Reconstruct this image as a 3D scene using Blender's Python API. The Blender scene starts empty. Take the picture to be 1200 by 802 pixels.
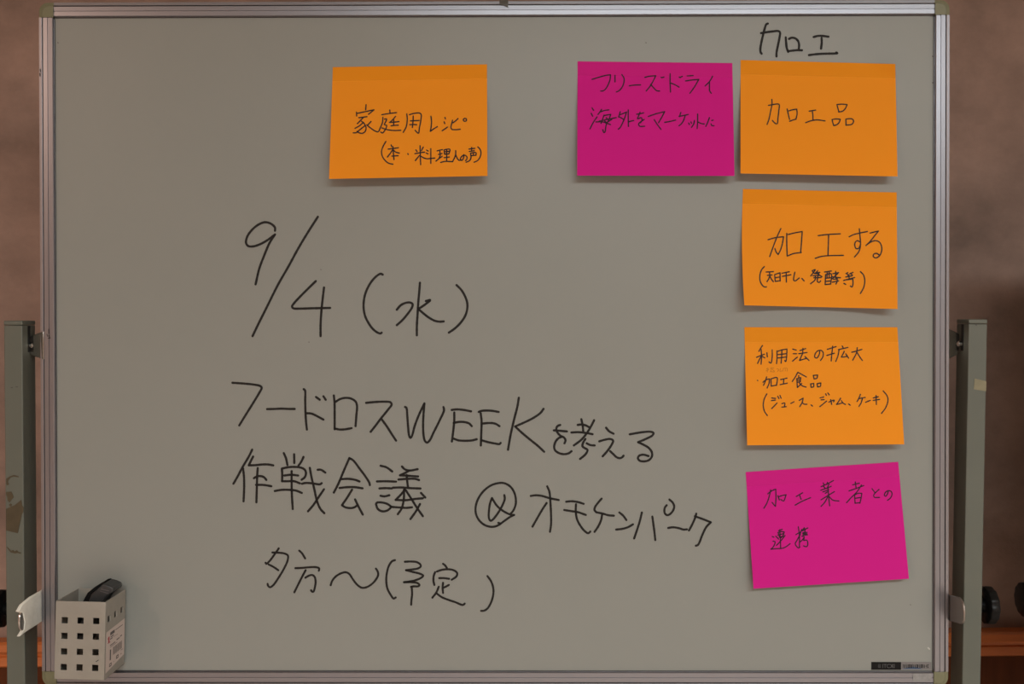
import bpy, bmesh, math, random
from mathutils import Vector, Matrix
random.seed(4)
C = bpy.context.scene.collection
S = bpy.context.scene

# ------------------------------------------------------------------ camera
CAM = Vector((0.02425377, -1.32156518, 1.39009126))
RWC = Matrix(((0.999983739, 0.005702834, 0.0), (0.000157379, -0.027596119, 0.999619142), (0.005700662, -0.999602887, -0.027596568)))  # camera (x right, y down, z forward) -> world
FPX = 1200 * 35 / 36
cd = bpy.data.cameras.new('camera'); cam = bpy.data.objects.new('camera', cd); C.objects.link(cam)
cd.lens = 35; cd.sensor_width = 36; cd.clip_start = 0.02
cam.matrix_world = Matrix.Translation(CAM) @ (RWC @ Matrix(((1, 0, 0), (0, -1, 0), (0, 0, -1)))).to_4x4()
S.camera = cam

# ------------------------------------------------------------------ world, lamps, exposure
S.view_settings.view_transform = 'Standard'; S.view_settings.look = 'None'
S.view_settings.exposure = 0.0; S.view_settings.gamma = 1.0; S.view_settings.use_curve_mapping = False
W = bpy.data.worlds.new('room_light'); S.world = W; W.use_nodes = True
W.node_tree.nodes['Background'].inputs[0].default_value = (0.60, 0.50, 0.45, 1)
W.node_tree.nodes['Background'].inputs[1].default_value = 0.02

def area(name, loc, target, power, color, sx, sy=None, shape='RECTANGLE', spread=180):
    l = bpy.data.lights.new(name, 'AREA'); l.energy = power; l.color = color
    l.shape = shape; l.size = sx; l.spread = math.radians(spread)
    if sy: l.size_y = sy
    o = bpy.data.objects.new(name, l); C.objects.link(o); o.location = loc
    o.rotation_euler = (Vector(target) - Vector(loc)).to_track_quat('-Z', 'Y').to_euler()
    return o
area('ceiling_panel_lamp', (0.90, -3.3, 2.72), (0.90, -3.3, 0), 164, (0.91, 0.98, 0.97), 2.6, 0.9, spread=165)
area('added_fill_lamp', (-2.45, -3.2, 2.72), (-2.3, -2.9, 0), 30, (1.0, 0.68, 0.52), 0.18, shape='DISK', spread=168)
area('added_fill_lamp', (2.7, -2.7, 2.72), (2.6, -2.5, 0), 14, (1.0, 0.93, 0.86), 0.45, shape='DISK', spread=168)  # added fill, no known fixture; brightens right-facing sides such as the pen box

# ------------------------------------------------------------------ helpers
MB = Matrix(((0.99996281, 0.00512636, -0.00693582), (-0.00498545, 0.99978385, 0.02018389), (0.00703779, -0.02014856, 0.99977223))).to_4x4()
MB.translation = (0, 0, 1.35)          # the board's own frame: x along it, y into it, z up it; it leans back a little on its pivots
MBI = MB.inverted()
def ray(px, py):
    return (RWC @ Vector((px - 600, py - 401, FPX))).normalized()
CL = MBI @ CAM
def bp(px, py, lift=0.0):              # board-frame point, lift metres in front of the writing surface
    d = MBI.to_3x3() @ ray(px, py)
    return CL + d * ((-lift - CL.y) / d.y)
def wy(px, py, Y):                     # world point on the vertical plane y = Y
    d = ray(px, py)
    return CAM + d * ((Y - CAM.y) / d.y)

LOC = {}
def tag(o, label=None, cat=None, group=None, kind=None):
    if label: o['label'] = label
    if cat: o['category'] = cat
    if group: o['group'] = group
    if kind: o['kind'] = kind
    return o
def thing(name, label, cat, loc, group=None):
    o = bpy.data.objects.new(name, None); C.objects.link(o); o.location = loc; o.empty_display_size = 0.05
    LOC[o.name] = Vector(loc)
    return tag(o, label, cat, group)
def obj(name, bm, mat, parent=None, M=None, loc=None, smooth=None, bevel=0, solid=0, solid_off=-1):
    if M is not None: bm.transform(M)
    L = LOC[parent.name] if parent else Vector(loc or (0, 0, 0))
    bm.transform(Matrix.Translation(-L))
    me = bpy.data.meshes.new(name); bm.to_mesh(me); bm.free()
    o = bpy.data.objects.new(name, me); C.objects.link(o)
    if parent: o.parent = parent
    else: o.location = L
    LOC[o.name] = L
    for m in (mat if isinstance(mat, (list, tuple)) else [mat]): me.materials.append(m)
    if solid:
        s = o.modifiers.new('thick', 'SOLIDIFY'); s.thickness = solid; s.offset = solid_off
    if bevel:
        b = o.modifiers.new('bevel', 'BEVEL'); b.width = bevel; b.segments = 3; b.limit_method = 'ANGLE'; b.angle_limit = math.radians(40)
    if smooth or bevel:
        for p in me.polygons: p.use_smooth = True
        me.set_sharp_from_angle(angle=math.radians(smooth or 40))
    return o
def box(bm, x0, x1, y0, y1, z0, z1):
    vs = [bm.verts.new((x, y, z)) for z in (z0, z1) for y in (y0, y1) for x in (x0, x1)]
    for f in ((0, 2, 3, 1), (4, 5, 7, 6), (0, 1, 5, 4), (2, 6, 7, 3), (0, 4, 6, 2), (1, 3, 7, 5)): bm.faces.new([vs[i] for i in f])
    return bm
def boxb(*a): return box(bmesh.new(), *a)
def loft(bm, rings, cap=True, closed=True):
    R = [[bm.verts.new(p) for p in r] for r in rings]
    n = len(R[0])
    for a, b in zip(R, R[1:]):
        for i in range(n if closed else n - 1):
            j = (i + 1) % n
            bm.faces.new((a[i], a[j], b[j], b[i]))
    if cap and closed:
        bm.faces.new(R[0][::-1]); bm.faces.new(R[-1])
    bmesh.ops.recalc_face_normals(bm, faces=bm.faces)
    return bm
def prism(pts, vec):                   # polygon of 3-D points pushed along vec
    v = Vector(vec); return loft(bmesh.new(), [[Vector(p) for p in pts], [Vector(p) + v for p in pts]])
def lathe_x(bm, prof, cx, cy, cz, n=40, flute=0):   # profile (x offset, radius) spun about the x axis
    rings = []
    for (x, r) in prof:
        ring = []
        for i in range(n):
            a = 2 * math.pi * i / n
            rr = r * (1 - flute * (0.5 - 0.5 * math.cos(12 * a))) if flute else r
            ring.append((cx + x, cy + rr * math.cos(a), cz + rr * math.sin(a)))
        rings.append(ring)
    return loft(bm, rings)

# ------------------------------------------------------------------ materials
def mat(name, col, rough=0.5, metal=0.0, spec=0.5, noise=None, bump=None, transl=0, coat=0, aniso=None):
    m = bpy.data.materials.new(name); m.use_nodes = True; nt = m.node_tree; b = nt.nodes['Principled BSDF']
    b.inputs['Base Color'].default_value = (*col, 1); b.inputs['Roughness'].default_value = rough
    b.inputs['Metallic'].default_value = metal; b.inputs['Specular IOR Level'].default_value = spec
    if coat: b.inputs['Coat Weight'].default_value = coat; b.inputs['Coat Roughness'].default_value = 0.25
    if noise:                          # (scale, second colour, detail, lo, hi, stretch)
        sc, c2, det, lo, hi, stretch = noise
        tc = nt.nodes.new('ShaderNodeTexCoord'); mp = nt.nodes.new('ShaderNodeMapping'); mp.inputs['Scale'].default_value = stretch
        n = nt.nodes.new('ShaderNodeTexNoise'); n.inputs['Scale'].default_value = sc; n.inputs['Detail'].default_value = det; n.inputs['Roughness'].default_value = 0.6
        r = nt.nodes.new('ShaderNodeValToRGB'); r.color_ramp.elements[0].position = lo; r.color_ramp.elements[1].position = hi
        r.color_ramp.elements[0].color = (*col, 1); r.color_ramp.elements[1].color = (*c2, 1)
        nt.links.new(tc.outputs['Object'], mp.inputs[0]); nt.links.new(mp.outputs[0], n.inputs['Vector'])
        nt.links.new(n.outputs['Fac'], r.inputs[0]); nt.links.new(r.outputs[0], b.inputs['Base Color'])
    if bump:
        sc, st, dist = bump
        tc = nt.nodes.new('ShaderNodeTexCoord'); n = nt.nodes.new('ShaderNodeTexNoise'); n.inputs['Scale'].default_value = sc; n.inputs['Detail'].default_value = 4
        bu = nt.nodes.new('ShaderNodeBump'); bu.inputs['Strength'].default_value = st; bu.inputs['Distance'].default_value = dist
        nt.links.new(tc.outputs['Object'], n.inputs['Vector']); nt.links.new(n.outputs['Fac'], bu.inputs['Height']); nt.links.new(bu.outputs[0], b.inputs['Normal'])
    if transl:                         # thin paper lets some light through
        t = nt.nodes.new('ShaderNodeBsdfTranslucent'); t.inputs[0].default_value = (*col, 1)
        mx = nt.nodes.new('ShaderNodeMixShader'); mx.inputs[0].default_value = transl
        out = nt.nodes['Material Output']
        nt.links.new(b.outputs[0], mx.inputs[1]); nt.links.new(t.outputs[0], mx.inputs[2]); nt.links.new(mx.outputs[0], out.inputs[0])
    return m
BOARD = mat('board_enamel', (0.236, 0.245, 0.229), 0.38, spec=0.4, noise=(3.0, (0.230, 0.240, 0.224), 3, 0.35, 0.65, (1, 1, 1)))
ALU = mat('brushed_aluminium', (0.255, 0.255, 0.282), 0.34, metal=0.92)
CAPM = mat('olive_plastic', (0.150, 0.150, 0.085), 0.45)
GROOVE = mat('dark_seam', (0.03, 0.026, 0.026), 0.6)
INK = mat('black_marker_ink', (0.012, 0.010, 0.009), 0.55, spec=0.2)
PEN = mat('black_pen_ink', (0.022, 0.016, 0.018), 0.6, spec=0.2)
PENR = mat('pen_ink_on_pink', (0.030, 0.008, 0.022), 0.6, spec=0.2)
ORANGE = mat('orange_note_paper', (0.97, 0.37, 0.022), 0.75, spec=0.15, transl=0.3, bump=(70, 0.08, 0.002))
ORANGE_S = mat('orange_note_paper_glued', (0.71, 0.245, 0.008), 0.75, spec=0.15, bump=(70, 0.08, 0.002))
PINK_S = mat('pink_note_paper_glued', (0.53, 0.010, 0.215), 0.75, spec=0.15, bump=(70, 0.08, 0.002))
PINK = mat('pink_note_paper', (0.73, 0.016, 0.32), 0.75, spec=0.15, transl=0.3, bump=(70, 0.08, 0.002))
POST = mat('grey_green_paint', (0.101, 0.110, 0.090), 0.5, noise=(9, (0.094, 0.102, 0.084), 4, 0.35, 0.65, (1, 1, 1)))
SLOT = mat('slot_dark', (0.006, 0.006, 0.006), 0.8)
STEEL = mat('bright_steel', (0.55, 0.53, 0.51), 0.22, metal=1.0)
BLACK = mat('black_plastic', (0.005, 0.005, 0.005), 0.34, spec=0.15)
BLACKM = mat('black_felt', (0.006, 0.006, 0.006), 0.95, spec=0.1)
GRIP = mat('charcoal_plastic', (0.024, 0.025, 0.026), 0.45)
BEIGE = mat('beige_plastic', (0.262, 0.244, 0.212), 0.5, noise=(22, (0.235, 0.218, 0.188), 5, 0.4, 0.7, (1, 1, 1)))
STICKER = mat('sticker_paper', (0.50, 0.42, 0.38), 0.6)
PRINT = mat('grey_print', (0.09, 0.08, 0.08), 0.7)
REDP = mat('red_print', (0.32, 0.03, 0.04), 0.7)
TAPE_W = mat('white_cloth_tape', (0.86, 0.84, 0.76), 0.7, noise=(30, (0.74, 0.72, 0.65), 4, 0.4, 0.65, (1, 1, 1)), bump=(90, 0.25, 0.003))
TAPE_B = mat('old_brown_tape', (0.060, 0.044, 0.020), 0.6, noise=(60, (0.045, 0.033, 0.014), 4, 0.4, 0.65, (1, 1, 1)))
TAPE_Y = mat('yellowed_tape', (0.21, 0.19, 0.115), 0.6, noise=(80, (0.17, 0.155, 0.095), 4, 0.4, 0.65, (1, 1, 1)))
TAPE_G = mat('grey_tape', (0.20, 0.20, 0.20), 0.4, noise=(120, (0.26, 0.26, 0.26), 4, 0.4, 0.65, (1, 1, 1)))
TAB = mat('dark_grey_tape', (0.085, 0.085, 0.075), 0.6)
LBLACK = mat('label_black', (0.008, 0.008, 0.008), 0.6, spec=0.12)
LGREY = mat('label_grey', (0.16, 0.15, 0.15), 0.45)
LTXT = mat('label_dim_letters', (0.075, 0.075, 0.078), 0.5)
LBLUE = mat('label_blue', (0.035, 0.075, 0.15), 0.5)
WALL = mat('mottled_wallpaper', (0.195, 0.130, 0.104), 0.8, noise=(6.5, (0.375, 0.248, 0.200), 10, 0.32, 0.72, (1.0, 1.0, 1.3)), bump=(45, 0.25, 0.01))
WOOD = mat('varnished_wood', (0.56, 0.16, 0.042), 0.32, noise=(8, (0.47, 0.13, 0.032), 6, 0.35, 0.7, (0.4, 6, 12)))
WOODD = mat('dark_panel_wood', (0.105, 0.029, 0.008), 0.55, spec=0.15, noise=(8, (0.08, 0.021, 0.006), 6, 0.35, 0.7, (8, 8, 0.6)))
CEIL = mat('ceiling_paint', (0.62, 0.58, 0.53), 0.9)
SIDE = mat('plain_warm_wallpaper', (0.74, 0.60, 0.52), 0.85)
DULL = mat('dull_steel', (0.30, 0.27, 0.245), 0.42, metal=0.9)
CARPET = mat('carpet', (0.60, 0.50, 0.43), 0.95, noise=(120, (0.52, 0.43, 0.37), 4, 0.35, 0.65, (1, 1, 1)))
GHOST = mat('faint_pencil', (0.62, 0.22, 0.02), 0.8, spec=0.1)
RUBBER = mat('caster_rubber', (0.02, 0.02, 0.02), 0.7)

# ------------------------------------------------------------------ handwriting
# every stroke is a polyline traced from the writing; a block is
# (x0, y0, scale, strokes) and a point u,v stands at photo pixel x0+u/scale, y0+v/scale
DATE = [(270, 245, 5.0145, '''262,128 262,110 240,88 205,78 165,92 125,125 98,165 92,200 105,218 135,220 175,207 215,185 262,150
262,150 230,200 200,270 170,350 148,443
514,46 460,130 400,230 340,340 280,445 215,575 160,685 130,748
502,424 460,465 415,510 375,553 362,574 370,584 410,586 480,584 540,583 586,582
550,462 542,530 534,610 530,680 530,748'''),
(410, 320, 8, '''308,16 290,8 260,22 215,65 175,125 145,195 130,270 130,340 145,410 175,470 215,525 260,560 288,568 298,560
657,92 652,160 642,270 634,400 628,500 628,585
440,345 475,305 520,282 565,278 588,292 582,325 545,380 490,445 440,490
712,264 755,254 700,300 642,338
642,338 690,380 750,425 800,450 840,457 880,455
1000,114 1045,160 1080,220 1100,280 1100,340 1080,405 1040,465 985,520 928,560''')]
TITLE = [(265, 445, 6, '''44,23 120,28 190,35 240,46 250,58 235,90 190,165 140,245 92,323
288,208 340,207 390,205 440,207 482,207
545,68 554,75 556,150 558,230 562,300 568,352
562,237 600,240 640,258 684,282
632,123 658,142
684,118 700,142
757,112 762,160 763,250 763,350
768,158 800,138 840,129 880,135 910,155 920,185 915,260 910,328
763,345 800,352 840,350 882,342
984,164 1050,158 1120,156 1155,160 1164,175 1140,210 1090,272 1050,325 1016,368
1090,275 1130,330 1165,385 1195,430'''),
(450, 460, 6, '''148,103 157,108 164,170 170,250 177,305 186,322 197,305 215,240 245,160 284,78
284,78 278,150 275,230 278,300 288,342 302,354 320,340 350,280 390,200 422,125 418,104
476,124 510,120 560,124 612,134
494,142 494,200 486,280 477,346
490,215 530,208 570,210 600,220 617,238
490,326 520,337 570,341 620,338 652,330
666,138 690,130 750,129 806,138
680,148 686,200 684,290 681,374
690,220 740,216 780,220 812,238
688,338 730,350 780,360 812,364 820,356
948,38 938,100 915,190 890,300 872,404
1122,116 1100,145 1050,180 980,215 922,240
922,240 970,285 1030,335 1080,375 1126,418'''),
(635, 480, 8, '''112,197 160,200 235,207
172,146 145,158 135,185 145,215 175,248 205,262 222,290 212,318
185,258 160,268 130,300 115,350 125,385 165,412 215,420 255,410 278,392
370,92 382,150 388,205
336,146 370,142 410,150 445,168
277,217 340,214 420,222 475,233
490,102 460,160 420,225 370,285 300,338
408,278 388,310 380,345 400,362 428,380 410,420 358,465
420,318 455,335 495,338
602,172 630,205 672,228
538,300 590,285 640,278 668,292 655,330 610,395 570,440
640,392 670,420 700,448 730,458 752,450 766,434
824,234 890,222 960,212 1020,210 1048,222 1035,245 980,275 902,308
902,308 950,330 1000,360 1030,400 1032,440 1005,475 955,488 915,480 900,458 912,435 950,425 1000,438''')]
MEETING = [(265, 525, 8.912, '''272,20 235,95 170,205 120,300 76,376
176,215 186,300 188,420 182,560
282,92 260,135 236,184
236,184 300,182 380,175 440,175 492,184
330,212 324,300 320,430 316,570
290,318 320,300 360,296 395,308 420,336
312,388 380,388 430,394 472,402
602,56 625,110 640,180
710,68 712,160
808,96 785,145 755,188
582,218 586,280 584,350
582,218 640,205 710,200 780,208 820,228 834,265 820,310 788,334
608,290 680,283 752,290
584,350 640,350 710,350 770,372
508,452 580,440 660,440 730,448 790,472
684,244 684,350 686,480 696,640
792,376 830,368 900,372 980,382 998,370
874,210 890,300 920,430 950,560 985,640 1026,684
1022,434 970,510 910,600 855,664
956,230 990,230 1036,260'''),
(380, 525, 8.912, '''100,468 150,370 200,250 262,108
262,108 300,130 370,220 430,300 470,365 476,390
178,328 250,325 320,335 368,352
160,420 240,412 320,412 400,424
290,438 240,520 185,600
185,600 220,622 280,630 320,620 345,600
322,540 355,610 402,698
588,188 650,205 710,248
550,352 640,350 750,354
576,425 640,422 706,425
588,502 630,508 680,496
540,590 550,574 600,572 660,588 702,618
702,618 660,655 605,664 560,640 540,590
702,618 780,624 860,628 916,622
812,196 840,225 890,238 975,224
890,238 840,265 790,288
790,288 860,292 980,300
775,332 870,325 950,325 990,338
860,285 865,340 874,410
716,418 800,415 900,422 1005,426
840,440 800,490 745,545
745,545 850,548 950,535 1030,528
832,440 832,520 810,630 768,694
850,442 910,535 970,630 1030,715
1000,588 960,660 900,745
1010,472 1055,520''')]
VENUE = [(545, 560, 8, '''420,345 452,310 476,240 465,150 425,85 365,52 310,52 240,75 170,130 120,205 98,285 105,350 140,410 195,450 255,462 305,450 370,405 420,370 460,350
312,424 330,432
368,164 372,200 345,270 300,345 255,398 238,405 224,380 225,300 235,240 252,192
252,192 300,265 360,315 430,348 460,350
616,172 660,166 720,172 800,195 878,210
770,82 790,130 800,230 806,340 806,440 796,508
765,238 730,290 680,375 632,460
948,226 1000,222 1060,230 1112,246
930,304 1000,315 1060,325 1132,350
1040,250 1038,320 1050,390 1080,450 1120,500 1155,522 1174,506'''),
(685, 570, 7.5, '''150,110 120,145 92,185 88,212 105,230
105,230 160,242 210,256 258,260
155,248 145,300 120,355 88,402
306,232 340,260 368,298
278,382 330,376 380,362 426,336
504,232 485,310 460,390 436,460
596,268 606,340 614,400 622,474
746,118 775,145 788,180 775,220 745,250 725,255 706,240 702,205 708,185 722,168
735,368 780,362 830,370 870,382 900,380
982,242 975,270 945,340 918,390
970,265 1040,290 1110,318
1110,318 1070,360 1035,430 1010,495 996,518 978,524''')]
EVENING = [(300, 635, 7.5, '''200,60 165,110 120,170 90,196 84,186
144,96 200,98 250,105 280,122 278,165 250,230 200,315 150,385 122,402 106,388 102,372
112,202 155,224 196,252
380,80 402,100 432,148
346,234 400,232 480,225 530,226 556,236 552,256
436,252 400,320 337,446
434,318 465,300 495,294 515,310 524,350 518,400 505,440 494,442 484,428
656,384 670,345 700,308 745,280 790,270 820,285 850,330 890,380 930,406 970,402 1020,372 1060,325 1074,290 1068,260 1054,238'''),
(440, 640, 7.5, '''172,126 148,134 118,175 100,240 95,310 105,375 130,425 160,464 178,454
258,140 310,138 365,144 395,165 398,182 370,200 320,208 268,214
268,214 330,230 390,245 420,262 400,282 340,306 250,320
250,320 320,320 370,328 388,345 375,356 340,356 312,360
318,360 322,420 316,480 314,518
594,158 612,172 628,196
524,232 512,265 510,310 518,344
540,226 580,212 640,206 690,216 718,240 712,268 670,298
560,284 600,284 648,290
594,325 590,370 594,414
598,368 620,358 645,344
556,360 535,410 500,456
540,420 580,450 640,475 700,495 770,520 784,508
984,266 1015,310 1035,370 1035,430 1015,500 985,550 955,570 928,572''')]
HEADING = [(880, 20, 10, '''198,76 180,85 160,140 140,220 120,310 110,380 115,415 125,430
118,188 180,178 260,168 320,164 340,178 335,240 315,340 300,420 300,462
408,238 412,300 420,360 436,408
446,256 480,242 520,250 552,280 564,320 560,385
436,400 500,392 550,388 598,390
735,234 780,222 830,220 908,230
828,246 830,300 822,370
680,446 760,436 850,430 960,428 1015,424 1000,416''')]
NOTE_RECIPE = [[(405, 120, 8, '''192,22 188,70
102,92 104,128
106,104 180,88 266,70
266,70 240,92 215,112
124,144 160,140 200,134
168,140 140,170 110,200
150,178 175,200 192,235 185,270 160,290 125,285 108,272
168,188 130,220 88,244
178,222 130,260 98,285 72,286
238,180 205,215
198,212 240,245 275,268 305,276 325,240 345,190 350,140
414,72 416,100
340,116 400,106 478,96
364,158 385,155 372,190 362,210 385,215 375,250 345,288 330,278
340,240 390,256 450,264 518,262
468,132 445,160 415,188
412,188 450,186 500,180
452,165 450,215
426,220 460,216 494,214
574,108 578,160 568,230 540,282
598,116 640,104 690,100 708,112 705,170 692,240 684,290 668,280 652,262
608,174 650,172 690,170
602,210 640,208 666,210
634,128 632,180 626,236
800,130 806,180 802,230 794,272
794,272 825,250 860,228
932,142 936,155
924,182 930,200
905,266 930,250 955,232
1002,168 995,200 988,240 1000,256
1000,256 1040,256 1075,252
1005,192 1030,175 1054,152
1116,150 1104,160 1108,174 1122,178 1134,168 1130,154 1116,150''')],
[(440, 165, 8.571, '''104,8 80,50 62,100 65,145 90,190 130,225 175,236
158,42 164,60
128,84 180,78 230,70
176,60 180,120 186,190
172,92 150,125 120,164
180,95 205,115 240,124
165,155 195,152 228,150
325,130 329,138
406,92 418,108
480,64 462,100
396,130 440,122 494,114
448,50 450,130 454,240
440,150 400,200
456,155 490,175 510,180
514,94 528,104
510,124 528,132
520,182 555,178 596,174
556,80 556,150 556,228
620,102 650,94 672,90
646,98 650,150 640,170
632,138 668,128
608,205 640,178 670,158
690,92 694,135
690,92 730,84 748,86 745,110 735,135
694,112 740,106
694,135 735,132
716,88 716,150 714,205
690,170 742,164
655,218 700,208 775,210
806,100 805,140 790,180 775,210
806,140 820,175 840,198 862,192
888,140 885,170 868,198 852,188 860,165 880,148 905,148 920,165 915,190 905,200
938,84 970,80 998,76
966,68 966,96
942,108 992,100
955,125 1000,118 1012,124 1008,145
984,122 984,146
958,150 1010,146
955,128 960,170 945,200 910,216
1028,62 1050,85 1060,120 1050,165 1025,200 990,216''')]]
NOTE_FREEZE = [[(685, 80, 7.5, '''66,98 130,78 190,62 228,58
228,58 224,100 205,150 180,188 160,200 142,200
268,62 268,120
328,56 346,85 345,130 325,175 300,200 280,208
394,154 440,148 492,146
530,80 575,70 626,66
626,66 605,110 575,160 542,200
582,142 610,175 635,198 660,200
672,80 682,84
688,80 698,78
752,48 752,120 756,210
758,130 800,148 830,166
832,78 842,82
848,76 860,72
902,68 955,64
888,112 940,104 1004,98
1004,98 975,150 945,195 926,220
1126,70 1100,115 1060,156
1098,118 1098,170 1100,200 1114,220''')],
[(685, 120, 7.5, '''66,50 80,70
58,96 72,122
48,234 75,180 110,128
150,62 135,85 118,106
140,84 175,72 214,66
172,112 158,150 145,185
168,118 200,110 230,106
230,106 215,150 190,200 180,260 170,266 160,240
100,172 160,172 228,196
130,165 200,150 278,134
190,135 205,150
178,165 195,180
185,182 240,150
314,82 300,130
310,110 340,98 370,85
370,85 355,130 335,180 310,226 296,236
300,125 345,150
384,66 384,140 386,212
388,172 410,164 432,160
458,104 500,98 520,92
488,86 475,120 465,145 500,135 505,160 490,180
524,150 495,170 475,190 485,210 528,210
560,124 630,100 704,82
704,82 685,120 650,180
612,152 640,195 672,238
704,176 750,168 800,156
846,88 835,125
830,124 870,116 912,106
884,118 870,160 850,190 830,206
915,182 922,195
935,172 940,185
966,160 960,190 940,220
994,102 994,170 990,230
996,172 1025,186 1052,190
1098,134 1085,170 1066,212
1118,160 1130,156
1112,190 1120,205 1138,206''')]]
NOTE_PRODUCT = [[(880, 110, 8.571, '''210,56 212,100 195,190 180,260 162,308
176,116 220,108 270,102 284,108 280,170 272,240 264,300 250,300 232,286 216,268
364,152 374,200 388,256
380,172 420,160 460,154
460,154 464,200 452,256
388,276 420,264 452,254
585,174 650,164
618,180 622,215 624,262
550,290 600,272 660,262 744,272
864,108 872,140 884,182
864,108 910,104 966,108
966,108 950,145 920,175 880,182
816,258 822,290 832,320
816,258 860,252 898,256
898,256 885,290 862,310 832,320
954,254 956,316
954,254 990,250 1020,254 1032,275 1015,305 954,314''')]]
NOTE_PROCESS = [[(890, 260, 7.5, '''188,60 160,120 130,195 90,306
76,158 140,140 212,132
212,132 200,200 182,255 164,288
164,288 148,268 136,236
240,102 240,200 244,302
252,112 310,98 376,86
376,86 370,170 362,272
244,302 300,280 368,270
516,122 600,112 710,106
608,116 606,200 602,296
490,322 540,306 620,298 738,296
788,132 830,112 880,100 948,86
878,62 884,130 888,200 875,260 836,310
884,178 862,166 842,180 838,210 850,236 872,234 886,205
972,100 1010,90 1046,82
1046,82 1015,120 975,170 936,210
940,205 980,178 1020,166 1055,180 1074,220 1072,265 1050,305 1020,318 1000,305 1005,285 1030,278 1055,295''')],
[(880, 310, 8.276, '''130,22 105,50 88,100 88,155 105,195 130,218 150,218
148,74 190,72 218,70
160,106 205,102
180,72 182,110 170,145 155,168
182,110 200,145 218,168
230,100 236,165
230,100 262,88 282,82
282,82 284,160
234,130 280,122
236,165 284,158
302,86 340,78 372,72
306,116 350,108 388,100
342,80 344,172
426,76 418,115 415,155 430,160 468,132
494,136 516,160
594,62 625,50 605,80 580,112
600,72 618,90
648,62 625,85
640,80 668,78
620,90 660,90
600,110 670,108
635,85 690,120
610,130 680,128
625,112 622,150 578,188
650,112 645,165 660,176 676,160
714,74 780,64
724,100 720,196
724,100 778,92 774,190
720,196 774,190
740,75 738,130
758,72 760,130
726,135 772,130
724,165 774,160
795,90 845,80
822,68 820,130
785,120 868,130
850,80 790,140
800,145 840,140
830,130 838,160 825,190
790,172 850,160
922,90 940,80
935,95 945,110
960,90 990,78
970,92 985,105
920,122 980,112
950,100 952,130
898,156 950,142 1006,128
925,150 980,142
988,140 990,190 980,220 965,210
902,184 920,194
1062,70 1090,100 1104,150 1095,220 1062,282''')]]
NOTE_USES = [[(880, 400, 7.059, '''96,36 80,60 66,84
46,134 80,120 112,108
85,70 88,130 84,190
84,125 55,184
90,125 115,138
132,96 136,130
176,72 176,130 165,182 150,172
216,80 216,140 212,186
222,84 260,72 298,66
298,66 296,120 288,170 280,160
218,112 290,104
218,140 288,132
256,78 254,130 250,182
346,66 375,74
350,104 378,104
344,166 362,150 384,132
406,78 452,62
430,60 428,96
396,104 464,94
430,98 415,130 402,160
402,160 440,148 462,142
448,128 480,160
570,78 565,110 545,140 528,132 532,105 550,82 580,76 598,95 595,130 576,160
632,68 670,56 704,46
676,42 670,100 664,164
628,118 690,100
755,40 762,52
724,70 770,60 802,52
730,70 720,120 702,168
772,84 760,110 748,132
748,132 775,130 798,125
785,105 808,140
834,92 880,80 918,68
880,54 872,100 842,158
876,90 900,130 922,160''')],
[(880, 400, 7.059, '''100,340 125,320 154,312
154,312 150,350 134,388
130,296 120,330 104,366
166,312 168,372
166,312 216,302 212,366
168,372 212,364
246,318 298,306
272,314 270,350
242,360 300,348
388,258 365,300 342,334
388,258 420,275 458,296
395,285 396,300
378,312 412,302
380,312 384,384
412,302 408,335
384,325 408,320
384,340 410,335
384,384 420,350
400,345 425,370 456,380
516,284 522,312
516,284 552,280
552,280 545,308 522,312
494,354 498,382
494,354 520,350
520,350 518,378 498,382
548,352 552,380
548,352 578,346
578,346 574,374 552,378
54,324 56,327''')],
[(880, 400, 7.059, '''132,436 110,480 102,530 112,580 136,616
172,470 204,474
170,492 202,488
172,558 200,530 216,512
222,456 232,476
240,450 250,472
256,518 280,512 276,545
256,546 292,542
330,516 356,502
400,490 432,472
432,472 425,505 404,542
424,508 440,522 464,522
498,528 510,538
572,470 602,462
580,486 606,484
570,542 600,518 626,496
618,436 624,448
636,428 648,444
644,504 690,488 684,502
660,484 668,524
742,472 725,500 708,524
708,524 735,518 755,510
748,492 765,515 782,524
808,520 822,530
906,440 890,480 878,500
890,476 945,466
922,475 912,510 894,540
948,506 988,490
1012,470 1054,460
1012,490 1064,482
1036,450 1038,524
1094,412 1125,450 1134,490 1115,550 1080,598''')]]
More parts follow.
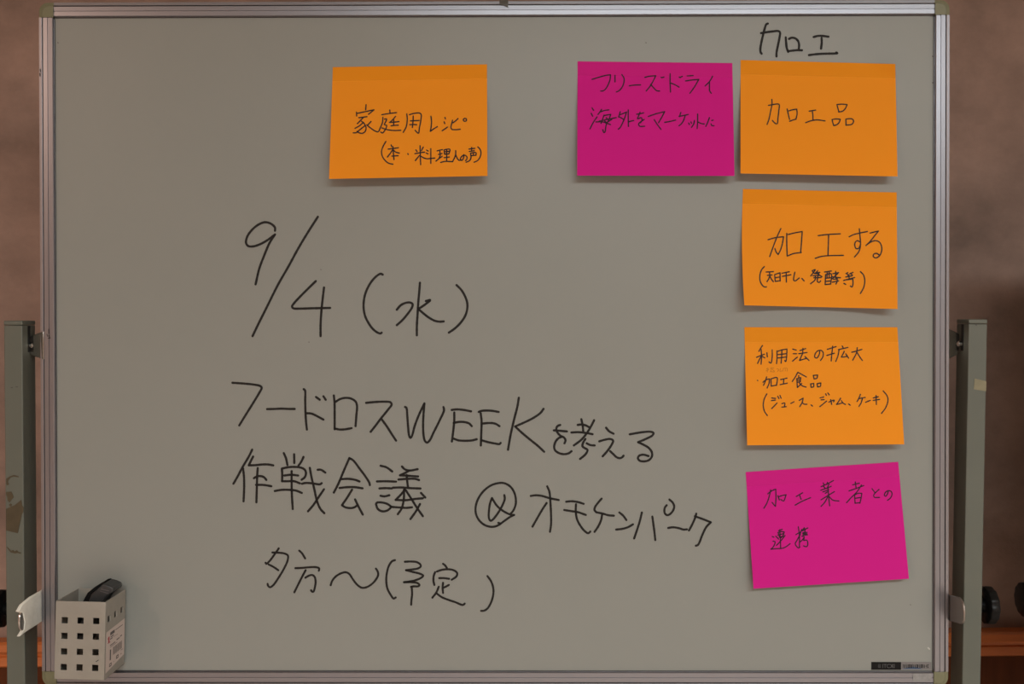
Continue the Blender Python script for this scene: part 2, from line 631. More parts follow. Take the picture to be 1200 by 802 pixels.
NOTE_PARTNERS = [[(885, 560, 7.059, '''104,134 140,108 170,96
170,96 172,160 168,238
168,238 155,225 140,206
128,102 115,160 95,215 72,254
188,150 200,185
190,160 225,148 256,142
256,142 245,175 236,194 212,182
340,156 392,126
366,142 380,180
330,228 390,195 458,166
562,44 572,62
598,38 594,56
545,75 600,50 648,24
565,72 580,90
610,55 595,90
542,105 590,88 628,72
560,118 600,104
600,75 605,110 580,130
545,184 600,150 655,116
604,100 608,160 616,234
600,160 575,205 545,238
606,150 640,185 692,194
806,60 862,46
828,36 834,82
776,110 840,88 898,66
880,60 840,120 795,165 756,208
822,140 826,212
822,145 850,130 882,130
882,130 876,170 866,212
824,172 870,165
826,212 864,208
966,92 980,110 992,126
1024,98 1000,120 980,145 985,162 1028,164
1100,112 1095,135 1078,155 1068,145 1078,122 1100,108 1125,115 1132,140 1118,170 1094,188''')],
[(885, 600, 12, '''240,350 262,358
250,415 278,420 275,455 250,500 220,528
220,528 300,520 380,515 430,495 490,450
330,268 380,248
318,296 360,280 408,285
408,285 395,330 360,370
290,345 330,385
325,300 340,345
345,255 350,320 355,420 358,512
320,330 390,310
340,360 395,345
420,335 360,410 300,474
606,212 618,290 624,380 622,500
572,322 610,300 640,285
622,340 590,400 562,450 580,485 612,512 628,495
655,250 640,290 630,330
690,225 660,270
660,270 700,250 740,228
700,240 700,330
670,295 730,290
668,312 728,310
672,330 735,325
655,345 690,350 660,400 625,430
690,370 680,400
685,405 725,400 738,430 735,480 715,492 680,480''')]]

# ------------------------------------------------------------------ setting
d1, d2 = ray(25, 756.5), ray(1175, 744.5)
dm = ray(601, 750); YW = 0.42
RAILZ = CAM.z + dm.z * (YW - CAM.y) / dm.y
w1 = CAM + d1 * ((RAILZ - CAM.z) / d1.z); w2 = CAM + d2 * ((RAILZ - CAM.z) / d2.z)   # top front edge of the chair rail
wd = (w2 - w1).normalized()
MW = Matrix.Identity(4)
wn = Vector((wd.y, -wd.x, 0))          # towards the room
for i in range(3): MW[i][0] = wd[i]; MW[i][1] = -wn[i]; MW[i][2] = (0, 0, 1)[i]
mid = (w1 + w2) / 2; MW.translation = (mid.x, mid.y, 0)        # wall frame: rail front edge at y = 0
RD = 0.030                              # the rail stands this far off the wallpaper
tag(obj('wall_back', boxb(-3.39, 3.39, RD, RD + 0.12, 0, 2.76), WALL, None, MW), kind='structure')
bm = loft(bmesh.new(), [[(x, y, RAILZ + z) for (y, z) in ((RD, 0.004), (0.004, 0.004), (0, 0.0), (0.0, -0.012), (0.004, -0.016), (0.010, -0.017), (0.012, -0.023), (0.009, -0.025), (0.009, -0.040), (0.013, -0.043), (RD, -0.043))] for x in (-3.39, 3.39)])
tag(obj('trim_1', bm, WOOD, None, MW, smooth=30), kind='structure')
tag(obj('trim_2', boxb(-3.39, 3.39, RD - 0.012, RD - 0.0005, 0.10, RAILZ - 0.0432), WOODD, None, MW), kind='structure')
tag(obj('baseboard_back', boxb(-3.39, 3.39, RD - 0.022, RD - 0.0005, 0.0, 0.0998), WOOD, None, MW, bevel=0.004), kind='structure')
X0, X1, Y0, HC = -3.4, 3.4, -6.5, 2.76
tag(obj('floor', boxb(X0, X1, Y0, 0.75, -0.1, 0), CARPET), kind='structure')
tag(obj('ceiling', boxb(X0, X1, Y0, 0.75, HC, HC + 0.1), CEIL), kind='structure')
tag(obj('wall_left', boxb(X0 - 0.1, X0, Y0, 0.75, 0, HC), SIDE), kind='structure')
tag(obj('wall_right', boxb(X1, X1 + 0.1, Y0, 0.75, 0, HC), SIDE), kind='structure')
tag(obj('wall_front', boxb(X0, X1, Y0 - 0.1, Y0, 0, HC), SIDE), kind='structure')

# ------------------------------------------------------------------ ribbons of ink
def catmull(P, step):
    if len(P) == 2: Q = [P[0], P[0].lerp(P[1], .5), P[1]]
    else: Q = P
    E = [Q[0] * 2 - Q[1]] + Q + [Q[-1] * 2 - Q[-2]]
    out = []
    for i in range(1, len(E) - 2):
        a, b, c, d = E[i - 1:i + 3]
        n = max(2, int((c - b).length / step))
        t0 = 0; al = 0.5
        t1 = t0 + max((b - a).length, 1e-4) ** al; t2 = t1 + max((c - b).length, 1e-4) ** al; t3 = t2 + max((d - c).length, 1e-4) ** al
        for k in range(n):
            t = t1 + (t2 - t1) * k / n
            A1 = a * ((t1 - t) / (t1 - t0)) + b * ((t - t0) / (t1 - t0)); A2 = b * ((t2 - t) / (t2 - t1)) + c * ((t - t1) / (t2 - t1)); A3 = c * ((t3 - t) / (t3 - t2)) + d * ((t - t2) / (t3 - t2))
            B1 = A1 * ((t2 - t) / (t2 - t0)) + A2 * ((t - t0) / (t2 - t0)); B2 = A2 * ((t3 - t) / (t3 - t1)) + A3 * ((t - t1) / (t3 - t1))
            out.append(B1 * ((t2 - t) / (t2 - t1)) + B2 * ((t - t1) / (t2 - t1)))
    out.append(Q[-1])
    return out
def ribbon(bm, pts, w, place, step=1.2):
    P = catmull([Vector(p) for p in pts], step)
    h = w / 2; L = []; R = []; T = []
    for i, p in enumerate(P):
        t = (P[min(i + 1, len(P) - 1)] - P[max(i - 1, 0)])
        if t.length < 1e-6: t = Vector((1, 0))
        t.normalize(); T.append(t); n = Vector((-t.y, t.x))
        hh = h * (0.94 + 0.12 * random.random())
        L.append(p + n * hh); R.append(p - n * hh)
    vl = [bm.verts.new(place(*q)) for q in L]; vr = [bm.verts.new(place(*q)) for q in R]
    for i in range(len(P) - 1): bm.faces.new((vl[i], vl[i + 1], vr[i + 1], vr[i]))
    for end, s in ((0, -1), (len(P) - 1, 1)):      # round ends
        t = T[end] * s; n = Vector((-T[end].y, T[end].x))
        fan = [vl[end]]
        for k in range(1, 5):
            a = math.pi * k / 5
            fan.append(bm.verts.new(place(*(P[end] + n * (h * math.cos(a)) + t * (h * math.sin(a))))))
        fan.append(vr[end])
        bm.faces.new(fan if s > 0 else fan[::-1])
def writing(blocks, w, place):
    bm = bmesh.new()
    for (x0, y0, sc, txt) in blocks:
        for line in txt.split('\n'):
            ribbon(bm, [(x0 + float(a) / sc, y0 + float(b) / sc) for a, b in (q.split(',') for q in line.split())], w, place)
    return bm

# ------------------------------------------------------------------ the mobile whiteboard
wb = thing('whiteboard', 'large framed whiteboard with black marker handwriting on a grey-green two-post stand', 'whiteboard', (0, 0, 0))
HW, HH = 0.582, 0.43421                 # half size of the visible writing surface
FR = 0.0203
panel = obj('writing_surface', boxb(-HW - .004, HW + .004, 0, 0.016, -HH - .004, HH + .004), BOARD, wb, MB)
for nm, blk, w, lab in (('handwriting', HEADING, 2.7, 'black marker heading above the top right note'), ('handwriting', DATE, 2.75, 'black marker date line'), ('handwriting', TITLE, 2.7, 'long black marker line across the middle'),
                        ('handwriting', MEETING, 2.7, 'black marker line of four large characters'), ('handwriting', VENUE, 2.6, 'black marker line starting with a circled sign'), ('handwriting', EVENING, 2.5, 'lowest black marker line')):
    tag(obj(nm, writing(blk, w, lambda x, y: bp(x, y, 0.00025)), INK, panel, MB), lab)
# specks and faint wiped marks on the enamel
for (x, y, r) in ((376, 316, .5), (362, 401, .5), (1067, 709, .5), (573, 788, .6), (757, 50, .6), (68, 50, .6), (1093, 66, .7), (1093.3, 97, .8)):
    bm = bmesh.new(); ribbon(bm, [(x - .2, y), (x + .2, y + .2)], 2 * r, lambda x, y: bp(x, y, 0.0002))
    obj('speck', bm, PRINT, panel, MB)

b = bmesh.new(); ribbon(b, [(1087.6, 759.6), (1089.2, 761)], 1.8, lambda x, y: bp(x, y, 0.0006))
obj('paint_chip', b, mat('white_chip', (0.42, 0.42, 0.40), 0.5), panel, MB)
PROF = [(0, 0.019), (0, -0.0018), (0.0007, -0.0040), (0.0038, -0.0043), (0.0042, -0.0040), (0.0042, -0.0020), (0.0054, -0.0020), (0.0054, -0.0042), (0.0058, -0.0048),
        (0.0108, -0.0049), (0.0110, -0.0040), (0.0119, -0.0040), (0.0121, -0.0049), (0.0164, -0.0048), (0.0171, -0.0040), (0.0172, -0.0012), (0.0180, -0.0010), (0.0180, 0.019)]
PROF = [(t * FR / 0.018, y) for t, y in PROF]
XO, ZO = HW + FR, HH + FR
def rail(side):
    rings = []
    for s in (-1, 1):
        if side in 'LR':
            sg = -1 if side == 'L' else 1
            rings.append([(sg * (XO - t), y, s * (HH - .0002)) for t, y in PROF])
        else:
            sg = 1 if side == 'T' else -1
            rings.append([(s * (HW - .0002), y, sg * (ZO - t)) for t, y in PROF])
    return loft(bmesh.new(), rings)
for sd in 'LRTB':
    r_ = obj('frame_rail', rail(sd), ALU, wb, MB, smooth=25)
    # the two dark seams of the extrusion
    b = bmesh.new()
    for t0, t1, y in ((0.0048, 0.0060, -0.0025), (0.0197, 0.02045, -0.00115)):
        if sd in 'LR':
            sg = -1 if sd == 'L' else 1
            xs = sorted((sg * (XO - t0), sg * (XO - t1))); box(b, xs[0], xs[1], y, y + 0.001, -HH, HH)
        else:
            sg = 1 if sd == 'T' else -1
            zs = sorted((sg * (ZO - t0), sg * (ZO - t1))); box(b, -HW, HW, y, y + 0.001, zs[0], zs[1])
    obj('seam', b, GROOVE, r_, MB)
    if sd == 'L':
        for st in ([(57, 386), (57.2, 391)], [(55, 392), (56, 394.5)], [(57.5, 393), (58.5, 396.5)], [(56.5, 396.5), (58.8, 396.6)], [(47, 81), (47.3, 84)], [(46.6, 86), (46.8, 89)]):
            b = bmesh.new(); ribbon(b, st, 1.0, lambda x, y: bp(x, y, 0.0050))
            obj('scuff', b, GROOVE, r_, MB)
def cap_bm(sx, sz):
    bm = bmesh.new(); k = FR + 0.0003
    def ring(inset, rad, y):
        pts = [(XO - k, ZO - k), (XO - inset, ZO - k)]
        for i in range(9):
            a = math.pi / 2 * i / 8
            pts.append((XO - inset - rad + rad * math.cos(a), ZO - inset - rad + rad * math.sin(a)))
        pts.append((XO - k, ZO - inset))
        return [(sx * x, y, sz * z) for x, z in pts]
    loft(bm, [ring(0, 0.0125, 0.0195), ring(0, 0.0125, -0.001), ring(0.0008, 0.0118, -0.0034), ring(0.0042, 0.0092, -0.0044)])
    loft(bm, [ring(0.0054, 0.0084, -0.0010), ring(0.0054, 0.0084, -0.0054), ring(0.0062, 0.0076, -0.0062)])
    return bm
for sx in (-1, 1):
    for sz in (1, -1): obj('corner_cap', cap_bm(sx, sz), CAPM, wb, MB, smooth=35)

# maker's plate at the lower right of the surface
lab = obj('maker_plate', boxb(bp(1021, 780).x, bp(1055.7, 780).x, -0.0006, 0, bp(1040, 785.2).z, bp(1040, 776.2).z), LBLACK, wb, MB)
tag(lab, 'black and grey maker plate')
obj('grey_plate', boxb(bp(1055.8, 780).x, bp(1091.3, 780).x, -0.0006, 0, bp(1040, 785.2).z, bp(1040, 776.2).z), LGREY, lab, MB)
P6 = lambda x, y: bp(1010 + x / 12, 760 + y / 12, 0.0008)
b = bmesh.new()
def stroke12(bm, s, w): ribbon(bm, [tuple(map(float, q.split(','))) for q in s.split()], w, P6, step=6)
for s in ('295,226 295,276', '308,228 344,228', '326,228 326,276', '384,226 362,232 352,250 362,270 384,276 406,270 416,250 406,232 384,226', '424,226 424,276', '446,228 426,250', '428,250 448,276', '456,226 456,276'): stroke12(b, s, 7)
for r in range(4):
    for c in range(3): stroke12(b, '%d,%d %d,%d' % (230 + c * 14, 230 + r * 14, 236 + c * 14, 230 + r * 14), 6)
obj('lettering', b, LTXT, lab, MB)
b = bmesh.new()
x = 578
for i, k in enumerate('1lI1l41x1l1l1x1l1xl1l-1E'):
    if k == '-': stroke12(b, '%d,252 %d,252' % (x, x + 10), 7)
    elif k in '4x': stroke12(b, '%d,232 %d,274' % (x, x + 10), 8); stroke12(b, '%d,232 %d,274' % (x + 10, x), 8)
    elif k == 'E': stroke12(b, '%d,230 %d,276' % (x, x), 7); stroke12(b, '%d,232 %d,232' % (x, x + 14), 6); stroke12(b, '%d,274 %d,274' % (x, x + 14), 6)
    else: stroke12(b, '%d,%d %d,276' % (x, 228 + (i % 3) * 4, x + (i % 2) * 4), 7)
    x += 15.2
obj('lettering', b, LBLACK, lab, MB)
b = bmesh.new(); b.faces.new([b.verts.new(bp(1010 + x / 12, 760 + y / 12, 0.0007)) for x, y in ((560, 292), (640, 274), (720, 262), (790, 272), (860, 292))])
obj('blue_mark', b, LBLUE, lab, MB)
# scrap of grey tape on the bottom rail, clip over the top rail
b = boxb(bp(1068, 790).x, bp(1089.5, 790).x, -0.0054, -0.0049, bp(1080, 798.6, .005).z, bp(1080, 789.6, .005).z)
tag(obj('tape_scrap', b, TAPE_G, wb, MB), 'grey tape scrap on the bottom rail')
x0, x1 = bp(585.5, 0).x, bp(595.5, 0).x
b = loft(bmesh.new(), [[(x, y, z) for (y, z) in ((0.016, ZO + .0012), (-0.0030, ZO + .0012), (-0.0068, ZO - .0048), (-0.0068, ZO - .0095 + dz), (-0.0058, ZO - .0095 + dz), (-0.0058, ZO - .0048), (-0.0022, ZO + .0004), (0.016, ZO + .0004))] for x, dz in ((x0, .0035), ((x0 + x1) / 2, .003), (x1, 0))])
tag(obj('tape_tab', b, TAB, wb, MB), 'grey tape tab folded over the top rail')

# posts
YF, YB = -0.012, 0.024
def post(side):
    if side < 0: xa, xb, top = wy(6.2, 590, YF).x, wy(27.6, 590, YF).x, wy(15, 376.0, YF).z
    else: xa, xb, top = wy(1131.6, 590, YF).x, wy(1153.1, 590, YF).x, wy(1145, 374.4, YF).z
    p = obj('post', boxb(xa, xb, YF, YB, 0.075, top - 0.0062), POST, wb, bevel=0.0012)
    obj('post_cap', boxb(xa - .0003, xb + .0003, YF - .0003, YB + .0003, top - 0.0058, top), POST, p, bevel=0.0015)
    xin = xb if side < 0 else xa
    s = 1 if side < 0 else -1
    e = sorted((xin - s * 0.001, xin + s * 0.0003))
    ym = (YF + YB) / 2
    obj('slot', boxb(e[0], e[1], ym - .0035, ym + .0035, top - 0.042, top - 0.007), SLOT, p)
    return p, xa, xb, top
pl, lxa, lxb, ltop = post(-1)
pr, rxa, rxb, rtop = post(1)
def flat_on_post(polys, th=0.0004):
    bm = bmesh.new()
    for poly in polys:
        loft(bm, [[wy(x, y, YF - 0.0001) for x, y in poly], [wy(x, y, YF - 0.0001) + Vector((0, -th, 0)) for x, y in poly]])
    return bm
Lp = lambda *pts: [(x / 7.28, 550 + y / 7.29) for x, y in pts]
tag(obj('tape_residue', flat_on_post([Lp((52, 340), (70, 332), (130, 305), (182, 262), (190, 310), (203, 330), (200, 368), (188, 385), (152, 548), (52, 524)),
    Lp((52, 196), (95, 192), (104, 205), (118, 240), (100, 262), (84, 285), (66, 272), (62, 238), (53, 218)), Lp((78, 300), (92, 294), (104, 302), (96, 320), (80, 316)),
    Lp((54, 82), (84, 62), (118, 50), (160, 62), (158, 70), (120, 64), (92, 72), (72, 96), (68, 112), (78, 130), (64, 140), (54, 128)),
    Lp((54, 664), (62, 664), (96, 700), (112, 690), (126, 704), (144, 692), (158, 708), (180, 712), (178, 724), (150, 716), (130, 722), (92, 712))]), TAPE_B, pl), 'brown torn tape residue')
Rp = lambda *pts: [(1100 + x / 7.643, 365 + y / 7.638) for x, y in pts]
tag(obj('tape_patch', flat_on_post([Rp((322, 602), (426, 626), (424, 716), (312, 698))]), TAPE_Y, pr), 'yellowed tape patch')
obj('mark', flat_on_post([Rp((326, 116), (340, 118), (342, 128), (332, 129))]), GROOVE, pr)
obj('mark', flat_on_post([[(12.5, 454.2), (15, 453.9), (15.2, 454.6), (13, 454.8)], [(18, 453.5), (21, 453.2), (21, 453.9), (18.4, 454)]]), GROOVE, pl)

# pivot brackets between posts and frame (thin bright plates with folded rims)
def bracket(outer, inner, yb):
    # outer: tall edge against the frame, inner: short edge in the post's slot
    (ox, oz0, oz1), (ix, iz0, iz1) = outer, inner
    pts = [(ix, yb + .004, iz0), (ox, yb - .006, oz0), (ox, yb - .006, oz1), (ix, yb + .004, iz1)]
    return prism(pts, (0, 0.0035, 0))
ym = (YF + YB) / 2
for side in (-1, 1):
    if side < 0: o, i = (53, 388.0, 421.5), (34.6, 394.5, 416)
    else: o, i = (1109.8, 385.0, 421.0), (1124.5, 391.5, 415)
    po = [wy(o[0], o[k], ym) for k in (1, 2)]; pi = [wy(i[0], i[k], ym) for k in (1, 2)]
    bk = obj('pivot_bracket', bracket((po[0].x + .002 * (1 if side < 0 else -1), po[0].z, po[1].z), (pi[0].x, pi[0].z, pi[1].z), ym - .003), STEEL, wb, bevel=0.0008)
    b = bmesh.new(); px_ = lxb if side < 0 else rxa
    e = sorted((px_ - side * -0.0005, pi[0].x)); 
    lathe_x(b, [(0, .004), (abs(e[1] - e[0]) + .004, .004)], e[0] - .001, ym + .002, (pi[0].z + pi[1].z) / 2, 16)
    obj('pivot_pin', b, STEEL, bk, smooth=40)

# lock plates that reach forward at the lower corners of the frame
def lock_plate(xl, y0, y1, zt0, zt1, zb0, zb1, th, rnd):
    # profile in the local y-z plane, y0 at the board, y1 towards the room
    pts = [(y0, zb0), (y0, zt0)]
    c = (zt1 + zb1) / 2; r = (zt1 - zb1) / 2
    for k in range(9):
        a = math.pi / 2 - math.pi * k / 8
        pts.append((y1 + rnd - rnd * math.cos(a), c + r * (abs(math.sin(a)) ** .7) * (1 if math.sin(a) >= 0 else -1)))
    return prism([(xl, y, z) for y, z in pts], (th, 0, 0))
# right: bare steel
zz = lambda y, lift=0: bp(1112, y, lift).z
lr = obj('lock_plate', lock_plate(XO + .0005, 0.010, -0.046, zz(698.5), bp(1125, 704, .046).z, zz(729), bp(1125, 735.5, .046).z, 0.003, 0.016), DULL, wb, MB, bevel=0.0012)
# left: wrapped in white tape, steel end showing
zl = lambda y, lift=0: bp(40, y, lift).z
tabp = [(0.012, zl(693)), (-0.028, bp(40, 700, .028).z), (-0.052, bp(30, 709, .052).z), (-0.062, bp(26, 717, .062).z), (-0.050, bp(30, 719, .05).z), (-0.046, bp(32, 729, .046).z), (-0.048, bp(32, 738, .048).z), (-0.060, bp(26, 746.5, .06).z), (-0.044, bp(35, 741, .044).z), (-0.010, bp(46, 731.5, .01).z), (0.012, zl(728))]
ll = obj('lock_plate', lock_plate(-XO - .0042, 0.010, -0.058, zl(696), bp(28, 717, .058).z, zl(726), bp(28, 742, .058).z, 0.0028, 0.010), STEEL, wb, MB, bevel=0.001)
tag(obj('tape_wrap', prism([(-XO - .0052, y, z) for y, z in tabp], (0.0046, 0, 0)), TAPE_W, ll, MB, bevel=0.0008), 'white tape wrap')

# clamp knobs on the outer sides of the posts
def knob(xs, sgn, cy, cz, parent, r=0.0255, reach=0.012, th=0.0125):
    b = bmesh.new()
    prof = [(reach - .001, r * .55), (reach - .0008, r * .86), (reach + .001, r * .97), (reach + .003, r), (reach + th - .003, r), (reach + th - .0008, r * .96), (reach + th, r * .85), (reach + th, r * .3)]
    lathe_x(b, [(sgn * x, q) for x, q in prof], xs, cy, cz, 72, 0.045)
    k = obj('clamp_knob', b, BLACK, parent, smooth=35)
    b = bmesh.new(); lathe_x(b, [(sgn * -.002, .0095), (sgn * (reach), .0095)], xs, cy, cz, 24)
    obj('knob_shaft', b, BLACK, k, smooth=35)
    return k
kz = wy(1160, 710.5, ym).z
knob(rxb, 1, ym + .004, kz, wb)
knob(lxa, -1, ym + .004, wy(5, 714.5, ym).z, wb)

# below the picture: crossbar, feet and casters
obj('crossbar', boxb(lxb - .001, rxa + .001, YF + .006, YB - .006, 0.16, 0.20), POST, wb, bevel=0.002)
for xa, xb in ((lxa, lxb), (rxa, rxb)):
    obj('foot', boxb(xa - .004, xb + .004, -0.27, 0.27, 0.052, 0.0765), POST, wb, bevel=0.004)
    for cy in (-0.25, 0.25):
        b = bmesh.new(); lathe_x(b, [(-.010, .016), (-.009, .023), (.009, .023), (.010, .016)], (xa + xb) / 2, cy, 0.0231, 32)
        w = obj('caster', b, RUBBER, wb, smooth=40)
        obj('caster_fork', boxb((xa + xb) / 2 - .013, (xa + xb) / 2 - .0105, cy - .012, cy + .012, 0.02, 0.053), STEEL, w)
        obj('caster_fork', boxb((xa + xb) / 2 + .0105, (xa + xb) / 2 + .013, cy - .012, cy + .012, 0.02, 0.053), STEEL, w)

# ------------------------------------------------------------------ sticky notes
def note(corners, paper, pen, lines, label, group, L=0.013, corner=0.0, dogear=0.0, bowl=0.0, bowr=0.0, w=1.55, top=0.0, glue=0.125, ghost=None):
    TL, TR, BR, BL = [Vector(c) for c in corners]
    def pix(u, v):
        p = TL.lerp(TR, u).lerp(BL.lerp(BR, u), v)
        k = 4 * v * (1 - v)
        return p + Vector(((1 - u) * bowl * k + u * bowr * k, 0))
    def lift(u, v):
        t = max(0.0, (v - 0.17) / 0.83)
        h = 0.0004 + L * t ** 1.25
        if corner: h += corner * t ** 2 * (2 * u - 1) ** 2
        if top: h += top * math.sin(math.pi * min(1, v / .35)) * 0.0
        if dogear: h += dogear * max(0.0, (u - 0.82) / 0.18 + (0.22 - v) / 0.22 - 0.9) ** 1.5 if (u > 0.82 and v < 0.22) else 0
        h += 0.0005 * math.sin(3.1 * u + 5 * v) * t
        return max(h, 0.0003)
    def inv(x, y):
        u = v = 0.5
        for _ in range(6):
            p = pix(u, v); e = 1e-3
            du = (pix(u + e, v) - p) / e; dv = (pix(u, v + e) - p) / e
            det = du.x * dv.y - du.y * dv.x; r = Vector((x, y)) - p
            u += (r.x * dv.y - r.y * dv.x) / det; v += (du.x * r.y - du.y * r.x) / det
        return u, v
    def place(x, y):
        u, v = inv(x, y); return bp(x, y, lift(u, v) + 0.00022)
    base = MB @ bp((TL.x + TR.x) / 2, (TL.y + TR.y) / 2, 0)
    t = thing('sticky_note', label, 'sticky note', base, group)
    bm = bmesh.new(); NU, NV = 40, 48; tp = 0.00018
    G = lambda i, j, d: bp(*pix(i / NU, j / NV), lift(i / NU, j / NV) - d)
    F = [[bm.verts.new(G(i, j, 0)) for i in range(NU + 1)] for j in range(NV + 1)]
    B = [[bm.verts.new(G(i, j, tp)) for i in range(NU + 1)] for j in range(NV + 1)]
    for j in range(NV):
        for i in range(NU):
            bm.faces.new((F[j + 1][i], F[j + 1][i + 1], F[j][i + 1], F[j][i])); bm.faces.new((B[j][i], B[j][i + 1], B[j + 1][i + 1], B[j + 1][i]))
    rim = [(i, 0) for i in range(NU)] + [(NU, j) for j in range(NV)] + [(i, NV) for i in range(NU, 0, -1)] + [(0, j) for j in range(NV, 0, -1)]
    rf = [bm.verts.new(G(i, j, 0)) for i, j in rim]; rb = [bm.verts.new(G(i, j, tp)) for i, j in rim]
    for k in range(len(rim)): bm.faces.new((rf[k], rf[(k + 1) % len(rim)], rb[(k + 1) % len(rim)], rb[k]))
    bm.faces.ensure_lookup_table(); bm.faces.index_update()
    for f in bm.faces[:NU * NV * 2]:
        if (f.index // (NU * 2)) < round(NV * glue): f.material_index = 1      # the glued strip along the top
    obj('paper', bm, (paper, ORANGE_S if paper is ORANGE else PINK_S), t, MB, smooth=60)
    for blk in lines: obj('handwriting', writing(blk, w, place), pen, t, MB)
    if ghost: tag(obj('ghost_writing', writing(ghost, 0.9, place), GHOST, t, MB), 'faint rubbed-out writing')
    return t
GH = [(880, 430, 7.059, '128,18 146,14\n136,10 136,44\n126,34 148,24\n160,14 190,10\n172,8 164,40\n178,22 196,40\n160,40 192,42\n214,18 232,22 220,38\n244,16 240,38 258,34\n268,14 266,36\n268,14 298,12 300,36\n284,14 284,34')]
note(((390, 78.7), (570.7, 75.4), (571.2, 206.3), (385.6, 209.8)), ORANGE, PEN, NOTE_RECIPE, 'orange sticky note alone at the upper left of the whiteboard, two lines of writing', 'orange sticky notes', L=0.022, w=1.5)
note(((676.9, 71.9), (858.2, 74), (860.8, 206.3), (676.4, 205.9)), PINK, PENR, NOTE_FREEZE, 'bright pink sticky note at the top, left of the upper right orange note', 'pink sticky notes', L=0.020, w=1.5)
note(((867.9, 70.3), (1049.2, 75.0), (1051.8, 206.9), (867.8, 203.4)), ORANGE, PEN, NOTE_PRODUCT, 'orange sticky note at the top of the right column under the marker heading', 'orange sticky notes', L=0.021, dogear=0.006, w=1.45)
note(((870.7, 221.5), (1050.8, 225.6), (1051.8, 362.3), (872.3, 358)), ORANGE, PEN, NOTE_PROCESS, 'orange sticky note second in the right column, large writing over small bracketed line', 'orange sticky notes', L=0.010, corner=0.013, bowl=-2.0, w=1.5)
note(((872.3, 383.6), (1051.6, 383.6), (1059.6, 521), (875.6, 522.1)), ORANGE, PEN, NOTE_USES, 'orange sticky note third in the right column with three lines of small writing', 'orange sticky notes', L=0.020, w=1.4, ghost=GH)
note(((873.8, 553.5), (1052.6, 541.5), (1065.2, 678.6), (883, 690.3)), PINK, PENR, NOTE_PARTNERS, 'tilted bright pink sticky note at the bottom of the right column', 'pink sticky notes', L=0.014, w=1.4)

# ------------------------------------------------------------------ perforated pen box with an eraser in it
DB = 0.071                              # how far it stands out from the surface
bw, bh, th = 0.0632, 0.0990, 0.0018
cen = bp(93.6, 751.2, DB)               # centre of the front face
MP = MB @ Matrix.Translation((cen.x, 0, cen.z)) @ Matrix.Rotation(math.radians(1.5), 4, 'Y')
pb = thing('pen_box', 'beige perforated plastic pen box fixed to the lower left corner of the whiteboard', 'pen holder', MP @ Vector((0, 0, -bh / 2)))
hu = [0.185, 0.50, 0.815]; hv = [0.245, 0.445, 0.645, 0.845]
def wall(bm, o, eu, ev, holes, W_, H_):
    o, eu, ev = Vector(o), Vector(eu), Vector(ev)
    hs = 0.0078
    us = sorted({0.0, 1.0} | {u + s * hs / 2 / W_ for u in hu for s in (-1, 1)}); vs = sorted({0.0, 1.0} | {v + s * hs / 2 / H_ for v in hv for s in (-1, 1)})
    V = [[bm.verts.new(o + eu * u + ev * v) for u in us] for v in vs]
    for j in range(len(vs) - 1):
        for i in range(len(us) - 1):
            if holes and i % 2 and j % 2 and (holes == 'all' or j == 1): continue
            bm.faces.new((V[j][i], V[j][i + 1], V[j + 1][i + 1], V[j + 1][i]))
bm = bmesh.new()
x0, x1, z0, z1, yf, yb = -bw / 2, bw / 2, -bh / 2, bh / 2, -DB, -0.0066
wall(bm, (x0, yf, z1), (bw, 0, 0), (0, 0, -bh), 'all', bw, bh)
wall(bm, (x1, yf, z1), (0, yb - yf, 0), (0, 0, -bh), 'row', yb - yf, bh)
wall(bm, (x1, yb, z1), (-bw, 0, 0), (0, 0, -bh), None, bw, bh)
wall(bm, (x0, yb, z1), (0, yf - yb, 0), (0, 0, -bh), 'all', yb - yf, bh)
bm.faces.new([bm.verts.new(p) for p in ((x0, yf, z0), (x0, yb, z0), (x1, yb, z0), (x1, yf, z0))])
bmesh.ops.remove_doubles(bm, verts=bm.verts, dist=1e-5)
bmesh.ops.recalc_face_normals(bm, faces=bm.faces)
cmid = sum((f.calc_center_median().dot(f.normal) for f in bm.faces), 0)
ob = obj('box_body', bm, BEIGE, pb, MP, solid=th, solid_off=-1, bevel=0.0006)
for sx in (-1, 1):
    b = bmesh.new(); tmp = boxb(sx * bw * .28 - .008, sx * bw * .28 + .008, yb - .0002, -0.0002, 0.012, .036)
    obj('magnet', tmp, BLACK, pb, MP)
# sticker on the right-hand side
xs = x1 + 0.0001
SD = yb - yf
def sp(u, v, o=0.0003): return (xs + o, yf + SD * u, z1 - bh * v)
st = obj('sticker', prism([sp(.06, .40, 0), sp(.97, .385, 0), sp(.97, .865, 0), sp(.06, .925, 0)], (0.0002, 0, 0)), STICKER, pb, MP)
tag(st, 'pale printed price sticker')
def sbar(bm, u0, u1, v0, v1):
    bm.faces.new([bm.verts.new(sp(*q)) for q in ((u0, v0), (u0, v1), (u1, v1), (u1, v0))])
b = bmesh.new()
for i in range(14):
    u = .38 + i * .034; sbar(b, u, u + (.02 if i % 3 else .012), .655, .76)
for (u0, u1, v0, v1) in ((.24, .30, .66, .80), (.24, .46, .435, .475), (.5, .86, .445, .455), (.26, .42, .49, .505), (.24, .36, .515, .53), (.40, .62, .52, .525), (.24, .5, .60, .612), (.56, .72, .585, .6), (.74, .84, .575, .59), (.25, .6, .625, .632), (.8, .9, .775, .782), (.42, .46, .85, .856), (.78, .84, .825, .832)): sbar(b, u0, u1, v0, v1)
for cu, cv in ((.28, .86), (.62, .825)):
    for a in range(2): sbar(b, cu - .05, cu + .05, cv - .022 + a * .03, cv - .008 + a * .03)
    sbar(b, cu - .06, cu - .035, cv - .02, cv + .02); sbar(b, cu + .035, cu + .06, cv - .02, cv + .02)
obj('print', b, PRINT, st, MP)
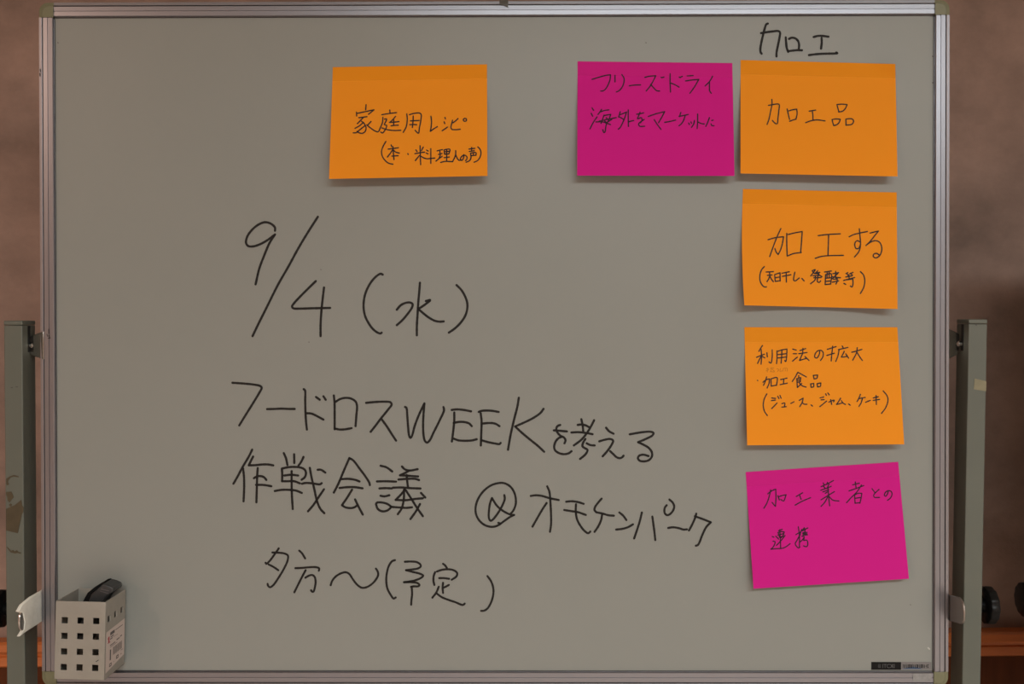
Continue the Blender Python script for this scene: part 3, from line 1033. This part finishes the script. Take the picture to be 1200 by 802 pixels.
b = bmesh.new(); sbar(b, .15, .21, .475, .56); sbar(b, .11, .15, .49, .50); sbar(b, .13, .25, .55, .56)
obj('print', b, REDP, st, MP)
b = bmesh.new(); ribbon(b, [(112.5, 775.8), (115.3, 774)], 0.9, lambda x, y: bp(x, y, DB + 0.0003))
obj('scuff', b, GRIP, pb, MB)

er = thing('board_eraser', 'black whiteboard eraser standing in the perforated pen box', 'eraser', MB @ bp(97, 764, 0.036))
def slab(pix, l0, l1):
    n0 = [bp(x, y, l0) for x, y in pix]; c = sum(n0, Vector()) / len(n0); dy = Vector((0, l0 - l1, 0))
    return prism([p for p in n0], dy)
felt = [(113.5, 704), (117.8, 690.4), (131.5, 678.6), (130, 677.8), (127, 678.3), (121.5, 681.8), (113.2, 688.5), (104, 705), (90, 740), (95, 744)]
grip = [(117.8, 690.4), (131.5, 678.2), (137.5, 679.6), (142.6, 682), (144, 684), (143.2, 687.5), (137, 691.2), (131.5, 698), (128, 706), (112, 748), (97, 744)]
obj('grip', slab(grip, 0.020, 0.050), GRIP, er, MB, bevel=0.002)
tag(obj('felt_pad', slab([(x + .3, y) for x, y in felt], 0.018, 0.047), BLACKM, er, MB, bevel=0.001), 'matt black felt')
b = bmesh.new()
for p in ([(118.3, 690.6), (127.6, 692.8)], [(117.8, 693.2), (127.2, 696.0)]): ribbon(b, p, 0.9, lambda x, y: bp(x, y, 0.0503))
obj('print', b, PRINT, er, MB)

# ------------------------------------------------------------------ a second whiteboard at the right edge, of which the photo shows one knob
kc = wy(1187, 703, 0.060)
px0 = kc.x + 0.050
s2 = thing('whiteboard', 'second whiteboard, only its round black knob showing at the right edge of the photo', 'whiteboard', (px0, 0.060, 0))
obj('post', boxb(px0, px0 + 0.026, 0.042, 0.078, 0.03, 1.20), POST, s2, bevel=0.0012)
knob(px0, -1, 0.060, kc.z, s2, r=0.0245, reach=0.0245, th=0.013)
obj('foot', boxb(px0 - .005, px0 + 0.031, -0.20, 0.28, 0.0, 0.0302), POST, s2, bevel=0.004)
obj('post', boxb(px0 + 1.26, px0 + 1.286, 0.042, 0.078, 0.03, 1.20), POST, s2, bevel=0.0012)
obj('foot', boxb(px0 + 1.255, px0 + 1.291, -0.20, 0.28, 0.0, 0.0302), POST, s2, bevel=0.004)
obj('writing_surface', boxb(px0 + .052, px0 + 1.234, 0.050, 0.066, 0.618, 1.582), BOARD, s2)
for a0, a1, c0, c1 in ((.034, .0519, .60, 1.60), (1.2341, 1.252, .60, 1.60), (.052, 1.234, .60, .6179), (.052, 1.234, 1.5821, 1.60)):
    obj('frame_rail', boxb(px0 + a0, px0 + a1, 0.046, 0.068, c0, c1), ALU, s2, bevel=0.001)
for bx in (.0255, 1.2515): obj('pivot_bracket', boxb(px0 + bx, px0 + bx + .009, 0.056, 0.060, 1.06, 1.10), STEEL, s2)
obj('crossbar', boxb(px0 + .0255, px0 + 1.2605, 0.052, 0.068, 0.16, 0.20), POST, s2, bevel=0.002)
